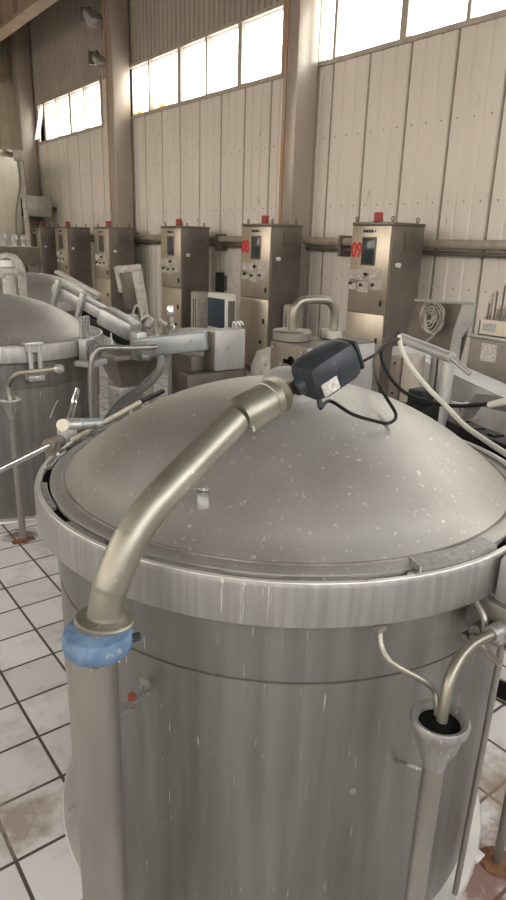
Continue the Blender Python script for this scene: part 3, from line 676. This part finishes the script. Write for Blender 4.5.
# hopper, hose and block between vessel two and the lift arm
hp = at(128, 352, X=2.2)
o = thing('sloping_hopper', 'brownish sheet metal hopper tapering down under the bent pole', 'hopper', (hp.x + .05, hp.y + .05, 0))
def hop(bm):
    a = [(-.22, -.20), (.22, -.20), (.22, .20), (-.22, .20)]; b = [(-.12, -.08), (.02, -.08), (.02, .08), (-.12, .08)]
    va = [bm.verts.new((x, y, hp.z - .02)) for x, y in a]; vb = [bm.verts.new((x, y, hp.z - .26)) for x, y in b]
    bm.faces.new(va); bm.faces.new(vb[::-1])
    for i in range(4): bm.faces.new((va[i], vb[i], vb[(i + 1) % 4], va[(i + 1) % 4]))
part('hopper_body', STEEL_POST, o, hop, sm=False)
part('rim', WHITE_DIRTY, o, lambda bm: [box(bm, *q, hp.z - .03, hp.z, .003) for q in ((-.23, .23, -.215, -.19), (-.23, .23, .19, .215), (-.235, -.21, -.2, .2), (.21, .235, -.2, .2))])
part('outlet_block', STEEL_GREY, o, lambda bm: (box(bm, -.16, .05, -.10, .10, hp.z - .42, hp.z - .26, .015), cyl(bm, (-.05, 0, 0), (-.05, 0, hp.z - .42), .03, 12)))
o = tthing('black_hose', 'thick dark hose curving down from under the blue grey beam', 'hose', GREY_HOSE, [at(161, 356, X=1.95), at(160, 368, X=1.93), at(153, 379, X=1.9), at(140, 390, X=1.85), at(120, 404, X=1.78), at(104, 424, X=1.7)], .026, 12)

# lift arm with head box
hb0 = at(205, 372, X=2.45)
o = thing('lift_arm', 'blue grey lifting beam with pale square head box behind the lid', 'machine', (2.45, at(215, 350, X=2.45).y, 0))
z1 = at(215, 331, X=2.45).z; z0 = at(215, 372, X=2.45).z
part('head_box', STEEL_PALE, o, lambda bm: box(bm, 0, .26, 0, .13, z0, z1, .012))
part('side_cover', BROWN_STEEL, o, lambda bm: (box(bm, -.012, 0, .008, .122, z0 + .01, z1 - .01, .004), cyl(bm, (-.02, .06, z1 - .10), (-.012, .06, z1 - .10), .03, 14)))
part('cable_clips', STEEL_GREY, o, lambda bm: [tube(bm, [(.16 + .03 * k, .02, z1), (.165 + .03 * k, .02, z1 + .05), (.18 + .03 * k, .01, z1 + .03)], .008, 6) for k in range(3)])
bl = at(136, 346, X=2.1)
bv = bl - o.location; bs = V(-.01, .065, z1 - .06)
def beam(bm):
    d_ = bv - bs; Lb = d_.length; Mx = axis_m(bs, d_)
    side_ = d_.normalized().cross(V(0, 0, 1)).normalized(); up_ = side_.cross(d_.normalized())
    Mx = Matrix.Translation(bs) @ Matrix((tuple(side_) + (0,), tuple(up_) + (0,), tuple(d_.normalized()) + (0,), (0, 0, 0, 1))).transposed()
    box(bm, -.06, .06, -.075, .055, 0, Lb, .02, Mx)
part('beam', BLUE_GREY, o, beam)
part('end_bracket', STEEL_GREY, o, lambda bm: (box(bm, bv.x - .02, bv.x + .06, bv.y - .06, bv.y + .06, bv.z - .10, bv.z + .10, .01), cyl(bm, (bv.x, bv.y - .09, bv.z - .06), (bv.x + .04, bv.y - .13, bv.z - .06), .03, 10)))
part('pedestal', BROWN_STEEL, o, lambda bm: box(bm, -.10, .27, .14, .42, 0, z0 + .09, .008))
part('lower_cover', BROWN_STEEL, o, lambda bm: box(bm, -.22, .28, .0, .13, 0, z0 - .005, .006))
# tangle of white valves at the beam end
vb = at(152, 330, X=2.62)
o = thing('valve_cluster', 'tangle of whitish valves and fittings above the end of the beam', 'valve', (vb.x, vb.y, 0))
def clus(bm):
    rr = random.Random(5)
    for k in range(9):
        p = V(rr.uniform(-.10, .10), rr.uniform(-.12, .12), vb.z + rr.uniform(-.12, .08)); d_ = V(rr.uniform(-1, 1), rr.uniform(-1, 1), rr.uniform(-1, 1)).normalized()
        cyl(bm, p - d_ * .04, p + d_ * .04, rr.uniform(.018, .035), 10)
    cyl(bm, (0, .05, 0), (0, .05, vb.z), .03, 12)
part('valve_bodies', WHITE_DIRTY, o, clus)
part('pipe_loop', WHITE_DIRTY, o, lambda bm: (tube(bm, [(-.12, 0, vb.z - .08), (-.13, 0, vb.z + .05), (-.06, -.02, vb.z + .12), (.0, -.03, vb.z + .05), (.04, -.04, vb.z - .15)], .014, 8), tube(bm, [(-.16, .05, vb.z + .10), (-.13, .03, vb.z + .20), (-.09, .0, vb.z + .17), (-.10, .0, vb.z + .08)], .008, 8)))
o = thing('upright_valve', 'slender chrome upright valve in front of the third cabinet', 'valve', at(171, 330, X=2.8)); o.location.z = 0; zz = at(171, 330, X=2.8).z
part('column_pipe', STEEL_GREY, o, lambda bm: cyl(bm, (0, 0, 0), (0, 0, zz), .035, 14))
part('bonnet', STEEL_BRIGHT, o, lambda bm: lathe(bm, [(0, zz), (.045, zz), (.045, zz + .03), (.025, zz + .05), (.022, zz + .12), (.04, zz + .14), (.04, zz + .17), (.03, zz + .20), (0, zz + .21)], 18))

# slatted white frame leaning by the second column
fp = at(131, 303, X=2.7)
o = thing('white_frame_bracket', 'tilted chipped white bracket standing up behind the left vessel', 'bracket', (fp.x, fp.y, 0))
Mx = Matrix.Translation((0, 0, fp.z)) @ Matrix.Rotation(math.radians(-10), 4, 'Y') @ Matrix.Rotation(math.radians(-50), 4, 'Z')
part('upright_plate', WHITE_DIRTY, o, lambda bm: (box(bm, .07, .15, -.03, .03, -.12, .30, .01, Mx), box(bm, -.08, .15, -.03, .03, .27, .33, .01, Mx), box(bm, -.09, -.05, -.03, .03, .10, .33, .01, Mx)))
part('rusty_plate', BROWN_STEEL, o, lambda bm: box(bm, -.06, .08, -.01, .01, -.05, .28, .002, Mx))
part('stand', STEEL_GREY, o, lambda bm: box(bm, -.05, .05, -.05, .05, 0, fp.z - .1, .004))

# ---------------------------------------------------------------- third vessel and its arm, behind the second
C3 = V(2.25, 6.6, 0)
t3, lid3 = vessel(C3, 1.9, 'far steel pressure vessel with low domed lid behind the left vessel', [(30, 6), (150, 6), (270, 6)], [(200, 6)])
def slab(name, label, pts, Xs, th, wd, m, legm=BROWN_STEEL):
    a = at(*pts[0], X=Xs[0]); b = at(*pts[1], X=Xs[1]); o = thing(name, label, 'machine', (a.x, a.y, 0))
    A = V(0, 0, a.z); B = b - V(a.x, a.y, 0); d_ = (B - A).normalized(); s_ = d_.cross(V(0, 0, 1)).normalized(); u_ = s_.cross(d_)
    Mx = Matrix.Translation(A) @ Matrix((tuple(d_) + (0,), tuple(-s_) + (0,), tuple(u_) + (0,), (0, 0, 0, 1))).transposed()
    return o, Mx, (B - A).length
o, Mx, Lb = slab('lifting_beam', 'long grey lid lifting arm sloping down towards the white bracket', ((58, 282), (138, 326)), (2.0, 2.35), .1, .1, STEEL_PALE)
part('arm_body', STEEL_GREY, o, lambda bm: (box(bm, 0, Lb * .62, -.07, .07, -.09, .0, .02, Mx), box(bm, Lb * .60, Lb, -.09, .09, -.13, .02, .035, Mx)))
part('top_rail', WHITE_DIRTY, o, lambda bm: (box(bm, -.04, .42, -.02, .03, .06, .085, .004, Mx),))
part('rail_post', STEEL_GREY, o, lambda bm: [box(bm, t, t + .04, -.11, -.07, -.18, .06, .006, Mx) for t in (.06, .32)])
part('dark_underside', RUBBER, o, lambda bm: box(bm, Lb * .35, Lb * .98, -.06, .06, -.19, -.10, .02, Mx))
ez = (Mx @ V(Lb * .7, 0, 0)).z; ex = Mx @ V(Lb * .7, 0, 0)
part('arm_post', STEEL_GREY, o, lambda bm: box(bm, ex.x - .05, ex.x + .05, ex.y - .05, ex.y + .05, 0, ez - .15, .005))
# beige beam and white bent pipes at the far left
bb = at(-10, 252, X=1.9); be = at(34, 252, X=2.9)
o, Mx, Lb = slab('horizontal_beam', 'brown grey horizontal beam at the far left behind the vessels', ((-12, 253), (36, 253)), (2.2, 3.3), .1, .1, BROWN_STEEL)
part('beam_body', BROWN_STEEL, o, lambda bm: box(bm, 0, Lb, -.06, .06, -.16, .08, .01, Mx))
part('beam_leg', BROWN_STEEL, o, lambda bm: [box(bm, q.x - .05, q.x + .05, q.y - .05, q.y + .05, 0, q.z - .1) for q in (Mx @ V(Lb * .15, 0, 0), Mx @ V(Lb * .9, 0, 0))])
part('small_fittings', STEEL_PALE, o, lambda bm: [lathe(bm, [(0, .08), (.035, .08), (.03, .14), (.045, .17), (.03, .22), (0, .24)], 14, Mx @ Matrix.Translation((t, 0, 0))) for t in (Lb * .30, Lb * .52, Lb * .72)])
wq = [at(-8, 262, X=1.7), at(4, 257, X=1.72), at(14, 259, X=1.74), at(20, 268, X=1.76), at(22, 278, X=1.78)]
wq = wq + [V(wq[-1].x, wq[-1].y, 1.05), V(wq[-1].x, wq[-1].y, .6), V(wq[-1].x, wq[-1].y, 0)]
tthing('white_bent_pipe', 'white arched pipe at the far left above the left vessel', 'pipe', WHITE_DIRTY, wq, .035, 12)
wq = [V(1.75, wq[-1].y + .25, 0), V(1.75, wq[-1].y + .25, 1.35)]
o = thing('valve_stand', 'stubby whitish valve pillar under the arched white pipe', 'valve', (at(8, 272, X=1.62).x, at(8, 272, X=1.62).y, 0))
zz = at(8, 272, X=1.62).z
part('pillar', WHITE_DIRTY, o, lambda bm: (cyl(bm, (0, 0, 0), (0, 0, zz), .05, 14), cyl(bm, (-.06, 0, zz), (.06, 0, zz), .05, 14)))
part('pillar_cap', STEEL_GREY, o, lambda bm: lathe(bm, [(0, zz + .04), (.06, zz + .04), (.05, zz + .09), (0, zz + .11)], 14))

# storage tank and poles by the end wall
q = at(-2, 155, Y=15.2)
o = thing('storage_tank', 'tall cream storage tank at the far end wall, left edge', 'tank', (q.x - .75, 15.2, 0))
part('tank_body', CREAM, o, lambda bm: lathe(bm, [(0, 0), (1.1, 0), (1.1, q.z - .12), (1.06, q.z), (0, q.z + .12)], 48))
part('pipe_fitting', BROWN_STEEL, o, lambda bm: cyl(bm, (.6, -1.0, q.z - .02), (1.0, -.6, q.z - .02), .05, 10))
a = at(19, 152, Y=13.6)
o = thing('downpipe', 'cream downpipe with small white junction box beside the storage tank', 'pipe', (a.x, 13.6, 0))
part('pipe', WHITE_DIRTY, o, lambda bm: (cyl(bm, (.12, 0, 0), (0, 0, a.z), .05, 12),))
part('junction_box', WHITE_DIRTY, o, lambda bm: box(bm, -.10, .06, -.08, .06, a.z - .16, a.z + .02, .01))
part('hanging_cable', GREY_HOSE, o, lambda bm: tube(bm, [(-.06, -.05, a.z - .1), (-.05, -.05, a.z - .6), (-.16, -.05, a.z - 1.1), (-.2, -.05, a.z - 1.7), (-.22, -.02, .0)], .018, 8))
a = at(17, 148, Y=15.9)

# ---------------------------------------------------------------- water cooler, black holder
c0 = at(203, 298, X=4.6)
o = thing('water_cooler', 'white topped dispenser with dark blue front between two cabinets', 'dispenser', (4.6, at(226, 310, X=4.6).y, 0))
zt = at(215, 293, X=4.6).z
part('cooler_body', WHITE, o, lambda bm: (box(bm, 0, .16, 0, .42, 0, zt, .02),))
part('front_panel', BLUE, o, lambda bm: (box(bm, -.014, .004, .03, .39, zt - .42, zt - .06, .006),))
part('side_panel', STEEL_SIDE, o, lambda bm: box(bm, .03, .13, -.006, .0, .1, zt - .08, .002))
part('tap_recess', DARK, o, lambda bm: box(bm, -.006, .004, .05, .37, zt - .60, zt - .45, .002))
p = at(212, 283, X=5.55)
o = thing('wall_holder', 'black slim holder hanging on the wall above the water cooler', 'holder', p)
part('holder_body', BLACK, o, lambda bm: box(bm, .10, .20, -.05, .07, -.16, .16, .02))
part('holder_back', BROWN_STEEL, o, lambda bm: box(bm, .20, .262, -.03, .05, -.10, .10))
def low_unit(px, py, X, label, w=.2, d=.3, m=WHITE_DIRTY):
    q = at(px, py, X=X)
    o = thing('electric_heater', label, 'unit', (X, q.y, 0), group='low pale units at the foot of the wall')
    part('unit_body', m, o, lambda bm: box(bm, 0, w, 0, d, 0, q.z, .02))
    part('unit_slots', BROWN_STEEL, o, lambda bm: [box(bm, -.004, .002, .03 + .05 * k, .05 + .05 * k, .12, q.z - .1) for k in range(int(d / .05) - 1)])
low_unit(289, 305, 5.2, 'low pale unit against the wall right of the 08 cabinet', .25, .12)
low_unit(197, 292, 5.0, 'narrow pale unit against the wall left of the water cooler', .22, .18)

# ---------------------------------------------------------------- pump cabinet with disc and U pipe
XP = 2.25; cn = at(305, 378, X=XP); ct = at(305, 347, X=XP)
o = thing('pump_cabinet', 'brown steel pump box with round hole and pale side behind the lid', 'machine', (XP, cn.y, 0))
part('box_body', BROWN_STEEL, o, lambda bm: (box(bm, 0, .52, .0, .30, 0, ct.z, .006),))
part('pale_side', STEEL_PALE, o, lambda bm: box(bm, .008, .51, -.012, 0, .2, ct.z - .01, .003))
part('round_hole', DARK, o, lambda bm: (cyl(bm, (-.006, .12, ct.z - .09), (.002, .12, ct.z - .09), .026, 18), box(bm, -.006, .001, .12, .18, ct.z - .11, ct.z - .085, .002)))
for y, z in ((.03, .03), (.27, .03), (.20, .12)):
    part('small_bolt', STEEL_GREY, o, lambda bm: cyl(bm, (-.01, y, ct.z - z), (0, y, ct.z - z), .008, 6))
dk = at(292, 341, X=2.36)
u = thing('u_pipe', 'thick inverted U shaped steel pipe standing on two discs', 'pipe', (dk.x, dk.y, ct.z))
part('disc', STEEL_POST, u, lambda bm: lathe(bm, [(0, 0), (.102, 0), (.110, .005), (.110, .048), (.102, .056), (0, .056)], 32))
e2 = at(333, 338, X=2.62) - u.location; e2.z = 0
part('rear_disc', STEEL_POST, u, lambda bm: lathe(bm, [(0, 0), (.07, 0), (.076, .005), (.07, .05), (0, .05)], 28, Matrix.Translation(e2)))
hx = .215
part('pipe_arch', STEEL_PIPE, u, lambda bm: tube(bm, [V(0, 0, .05), V(0, 0, hx * .62), e2 * .07 + V(0, 0, hx * .86), e2 * .25 + V(0, 0, hx), e2 * .75 + V(0, 0, hx), e2 * .93 + V(0, 0, hx * .86), e2 + V(0, 0, hx * .62), e2 + V(0, 0, .04)], .0235, 18))
q = at(275, 352, X=2.9)
o = thing('white_cloth_sack', 'pale bundled cover lying between the head box and pump box', 'cover', (q.x, q.y, 0))
part('bundle', WHITE_DIRTY, o, lambda bm: lathe(bm, [(0, 0), (.16, 0), (.17, q.z - .1), (.13, q.z), (.06, q.z + .03), (0, q.z + .04)], 20))
q = at(195, 333, X=3.2)
o = thing('round_tub', 'pale round lidded tub seen behind the blue grey beam', 'tub', (q.x, q.y, 0))
part('tub_body', WHITE_DIRTY, o, lambda bm: lathe(bm, [(0, 0), (.16, 0), (.19, q.z - .02), (.2, q.z), (.17, q.z + .03), (0, q.z + .05)], 24))

# ---------------------------------------------------------------- right hand machinery
a = at(392, 346, X=2.55); b = at(512, 402, X=2.3)
o = thing('machine_housing', 'large pale sheet metal housing sloping down behind the lid on the right', 'machine', (a.x, a.y, 0))
B = b - V(a.x, a.y, 0)
def hous(bm):
    d_ = V(B.x, B.y, 0); n_ = V(-d_.y, d_.x, 0).normalized() * .16
    if n_.x < 0: n_ = -n_
    for s_ in (1,):
        q = []
        for t, top, bot in ((0, a.z, a.z - .30), (.38, a.z + (B.z - a.z) * .42, a.z - .40), (1, B.z, B.z - .30)):
            c_ = d_ * t
            q.append([bm.verts.new((c_.x, c_.y, top)), bm.verts.new((c_.x, c_.y, bot)), bm.verts.new((c_.x + n_.x, c_.y + n_.y, bot)), bm.verts.new((c_.x + n_.x, c_.y + n_.y, top))])
        bm.faces.new(q[0]); bm.faces.new(q[2][::-1])
        for x, y in zip(q, q[1:]):
            for j in range(4): bm.faces.new((x[j], y[j], y[(j + 1) % 4], x[(j + 1) % 4]))
    es = list(bm.edges); bmesh.ops.bevel(bm, geom=es, offset=.006, segments=2, affect='EDGES')
part('housing_body', STEEL_PALE, o, hous)
part('housing_post', BROWN_STEEL, o, lambda bm: box(bm, .12, .22, -.5, -.35, 0, a.z - .38))
def slotp(bm):
    for px, py in ((438, 372), (440, 389), (412, 372)):
        q = at(px, py, X=2.47) - o.location; q.x -= .02; box(bm, q.x - .01, q.x + .004, q.y - .012, q.y + .012, q.z - .015, q.z + .02, .002)
def stripb(px0, py0, px1, py1, X, w, m, name, label, cat='bracket'):
    p = at(px0, py0, X=X); q = at(px1, py1, X=X); o = thing(name, label, cat, (p.x, p.y, 0))
    part('plate', m, o, lambda bm: (box(bm, -.008, .008, -w / 2, w / 2, q.z, p.z, .003), box(bm, -.008, .05, -w / 2, -w / 2 + .006, q.z, p.z, .001)))
    part('foot', m, o, lambda bm: box(bm, .0, .02, -.02, .02, 0, q.z, .002))
    return o
stripb(436, 350, 432, 415, 2.28, .032, STEEL_GREY, 'vertical_bracket', 'dark grey upright bracket against the sloping pale housing')
stripb(456, 402, 454, 432, 2.1, .05, STEEL_GREY, 'vertical_bracket', 'short grey upright bracket low behind the right edge of the lid')
q = at(403, 357, X=2.15)
o = thing('junction_unit', 'cream and brown switch unit standing behind the lid under the cable tie', 'box', (q.x, q.y - .03, 0))
part('cream_face', STICKD, o, lambda bm: box(bm, 0, .09, -.02, .03, q.z - .19, q.z + .01, .004))
part('brown_face', BROWN_STEEL, o, lambda bm: (box(bm, -.012, .10, .032, .085, q.z - .20, q.z, .004), box(bm, .02, .06, .0, .06, 0, q.z - .19)))
part('screws', BLACK, o, lambda bm: [cyl(bm, (-.016, .06, q.z - z), (-.01, .06, q.z - z), .006, 8) for z in (.03, .16)])
q = at(418, 392, X=2.0)
o = thing('black_motor', 'black finned block low behind the lid, right of the switch unit', 'motor', (q.x, q.y, 0))
part('block', RUBBER, o, lambda bm: (box(bm, -.02, .06, -.035, .035, q.z - .05, q.z + .01, .008), box(bm, 0, .08, -.05, .05, 0, q.z - .05)))
q0_ = at(401, 338, X=2.35); q1_ = at(452, 358, X=2.25)
o = thing('silver_cylinder', 'smooth silver tube sloping above the pale housing', 'tube', q0_)
part('barrel', STEEL_PALE, o, lambda bm: cyl(bm, (0, 0, 0), q1_ - q0_, .023, 20))
part('rod', STEEL_GREY, o, lambda bm: cyl(bm, q1_ - q0_, at(470, 374, X=2.25) - q0_, .011, 12))
part('end_eye', BLACK, o, lambda bm: cyl(bm, V(-.01, .012, -.015), V(.012, .012, .018), .022, 12))
part('holder', STEEL_GREY, o, lambda bm: box(bm, (q1_ - q0_).x * .9, (q1_ - q0_).x * .9 + .04, (q1_ - q0_).y * .9 - .02, (q1_ - q0_).y * .9 + .02, -q0_.z, (q1_ - q0_).z + .02 - .03, .003))
# dark arm at the far right
a2 = at(478, 399, X=1.98); b2 = at(515, 408, X=1.93)
o = thing('dark_arm', 'dark grey square arm bending behind the right side of the lid', 'arm', (a2.x, a2.y, 0))
AA = [at(466, 416, X=1.98), at(479, 400, X=1.98), at(492, 402, X=1.96), at(540, 412, X=1.9)]
part('arm_tube', GREY_HOSE, o, lambda bm: tube(bm, [q - V(a2.x, a2.y, 0) for q in AA], .025, 4, smooth=False))
part('end_clamp', BROWN_STEEL, o, lambda bm: (box(bm, (AA[0] - a2).x - .03, (AA[0] - a2).x + .03, (AA[0] - a2).y - .04, (AA[0] - a2).y + .04, AA[0].z - .05, AA[0].z, .006), box(bm, (AA[0] - a2).x - .02, (AA[0] - a2).x + .02, (AA[0] - a2).y - .02, (AA[0] - a2).y + .02, 0, AA[0].z - .05)))
DK = [at(455, 424, X=1.83), at(470, 432, X=1.8), at(520, 452, X=1.72)]
o = thing('drive_rail', 'black toothed rail behind the right edge of the lid', 'rail', (DK[1].x, DK[1].y, 0))
dl = DK[1]
def rail(bm):
    for s_, e_ in zip(DK, DK[1:]):
        d_ = (e_ - s_); s2 = d_.normalized().cross(V(0, 0, 1)).normalized(); u2 = s2.cross(d_.normalized())
        Mx = Matrix.Translation(s_ - V(dl.x, dl.y, 0)) @ Matrix((tuple(d_.normalized()) + (0,), tuple(-s2) + (0,), tuple(u2) + (0,), (0, 0, 0, 1))).transposed()
        box(bm, 0, d_.length, -.04, .04, -.10, .02, .006, Mx)
        t = .02
        while t < d_.length: box(bm, t, t + .03, -.02, .02, .02, .026, 0, Mx); t += .09
part('rail_body', RUBBER, o, rail)
part('rail_stand', BROWN_STEEL, o, lambda bm: box(bm, -.03, .03, -.03, .03, 0, dl.z - .08))
tthing('white_pipe_end', 'bright white pipe entering at the right edge above the rail', 'pipe', WHITE, [at(490, 405, X=1.78), at(506, 401, X=1.74), at(545, 393, X=1.66)], .011, 12)

# coil board
XB = 4.1
pts = [at(413, 300, X=XB), at(477, 304, X=XB), at(452, 368, X=XB), at(392, 345, X=XB)]
o = thing('coil_board', 'tilted brown metal board with a pale strip along its right side', 'board', (XB, pts[0].y, 0))
def poly(bm, P, th):
    a = [bm.verts.new(q - V(XB, pts[0].y, 0)) for q in P]; b = [bm.verts.new(q - V(XB - th, pts[0].y, 0)) for q in P]
    bm.faces.new(a); bm.faces.new(b[::-1]); n = len(P)
    for i in range(n): bm.faces.new((a[i], b[i], b[(i + 1) % n], a[(i + 1) % n]))
P1 = [at(418, 300, X=XB), at(474, 305, X=XB), at(455, 375, X=XB), at(392, 375, X=XB)]
part('board', BROWN_STEEL, o, lambda bm: poly(bm, P1, .02), sm=False)
part('pale_strip', STEEL_PALE, o, lambda bm: poly(bm, [q - V(.03, 0, 0) for q in [at(465, 304, X=XB), at(477, 305, X=XB), at(473, 325, X=XB), at(463, 338, X=XB), at(458, 372, X=XB), at(448, 372, X=XB), at(456, 330, X=XB)]], .02), sm=False)
part('lit_top_edge', STEEL_PALE, o, lambda bm: tube(bm, [at(417, 300, X=XB) - V(XB + .02, pts[0].y, 0), at(477, 304, X=XB) - V(XB + .02, pts[0].y, 0)], .012, 6, smooth=False))  # pale tube paints the light caught along the top of the board
bx = P1[3] - V(XB, pts[0].y, 0); by = P1[2] - V(XB, pts[0].y, 0)
part('board_legs', BROWN_STEEL, o, lambda bm: [box(bm, q.x - .015, q.x + .015, q.y - .02, q.y + .02, 0, q.z) for q in (bx + V(0, -.05, 0), by + V(0, .05, 0))])
cc = at(432, 317, X=XB - .06)
def coil(bm):
    for j, (rr_, dx) in enumerate(((.105, 0), (.10, -.012), (.085, -.02), (.062, -.028), (.045, -.034), (.03, -.04))):
        tube(bm, [V(dx + .006 * math.sin(3 * t), rr_ * math.cos(t * PI / 8 + j) * 1.0, rr_ * 1.15 * math.sin(t * PI / 8 + j) + .01 * math.sin(t * 1.1 + 2 * j)) for t in range(17)], .0065, 8, k=3)
    tube(bm, [V(0, -.09, -.05), V(-.01, -.03, -.14), V(-.02, .03, -.20)], .008, 8)
o = link('cable_coil', (lambda b_: (coil(b_), b_)[1])(bmesh.new()), COILM); o.location = cc; tag(o, 'round coil of pale cable hung on the brown board', 'cable')
# electrical box and crate
XE = 3.6; q = at(470, 338, X=XE); q2 = at(512, 345, X=XE)
o = thing('electrical_box', 'grey steel electrical box with white printed label at right', 'box', (XE, q2.y, 0))
hh = at(490, 340, X=XE).z
part('box_body', STEEL_SIDE, o, lambda bm: box(bm, 0, .3, -.25, q.y - q2.y, 0, hh, .006))
part('box_lid', STEEL_GREY, o, lambda bm: box(bm, -.015, .31, -.26, q.y - q2.y + .01, hh, hh + .02, .004))
lp = at(489, 352, X=XE)
part('printed_label', PAPER, o, lambda bm: box(bm, -.004, 0, lp.y - q2.y - .055, lp.y - q2.y + .055, lp.z - .06, lp.z + .05))
cr = at(478, 330, X=XE)
o = thing('open_crate', 'cream open crate resting on the electrical box', 'crate', (XE + .0, q2.y, hh + .02))
yl, yh = -.22, q.y - q2.y - .05
part('crate_walls', CREAM, o, lambda bm: (box(bm, 0, .012, yl, yh, 0, .10, .002), box(bm, .288, .3, yl, yh, 0, .14, .002), box(bm, 0, .3, yh - .012, yh, 0, .12, .002), box(bm, 0, .3, yl, yl + .012, 0, .12, .002), box(bm, 0, .3, yl, yh, 0, .01)))
part('blue_label', BLUE_GREY, o, lambda bm: box(bm, -.003, 0, yh - .12, yh - .03, .03, .08))
rr = random.Random(11)
for k in range(14):
    y = yl + .04 + (yh - yl - .08) * (k + .5) / 14; x = rr.uniform(.05, .25); hgt = rr.uniform(.14, .34)
    o = thing('metal_fitting', 'assorted upright metal fitting sticking out of the cream crate', 'fitting', (XE + .03 + .05 * (k % 3), q2.y + .03 + (yh - .05) * k / 13, hh + .032), group='metal fittings in the cream crate')
    part('stem', BROWN_STEEL if k % 3 == 0 else COILM, o, lambda bm: cyl(bm, (0, 0, 0), (0, 0, hgt), .006 + .001 * (k % 3), 8))
    part('head', STICKC, o, lambda bm: cyl(bm, (-.010, 0, hgt), (.010, 0, hgt + .01), .0085, 8))
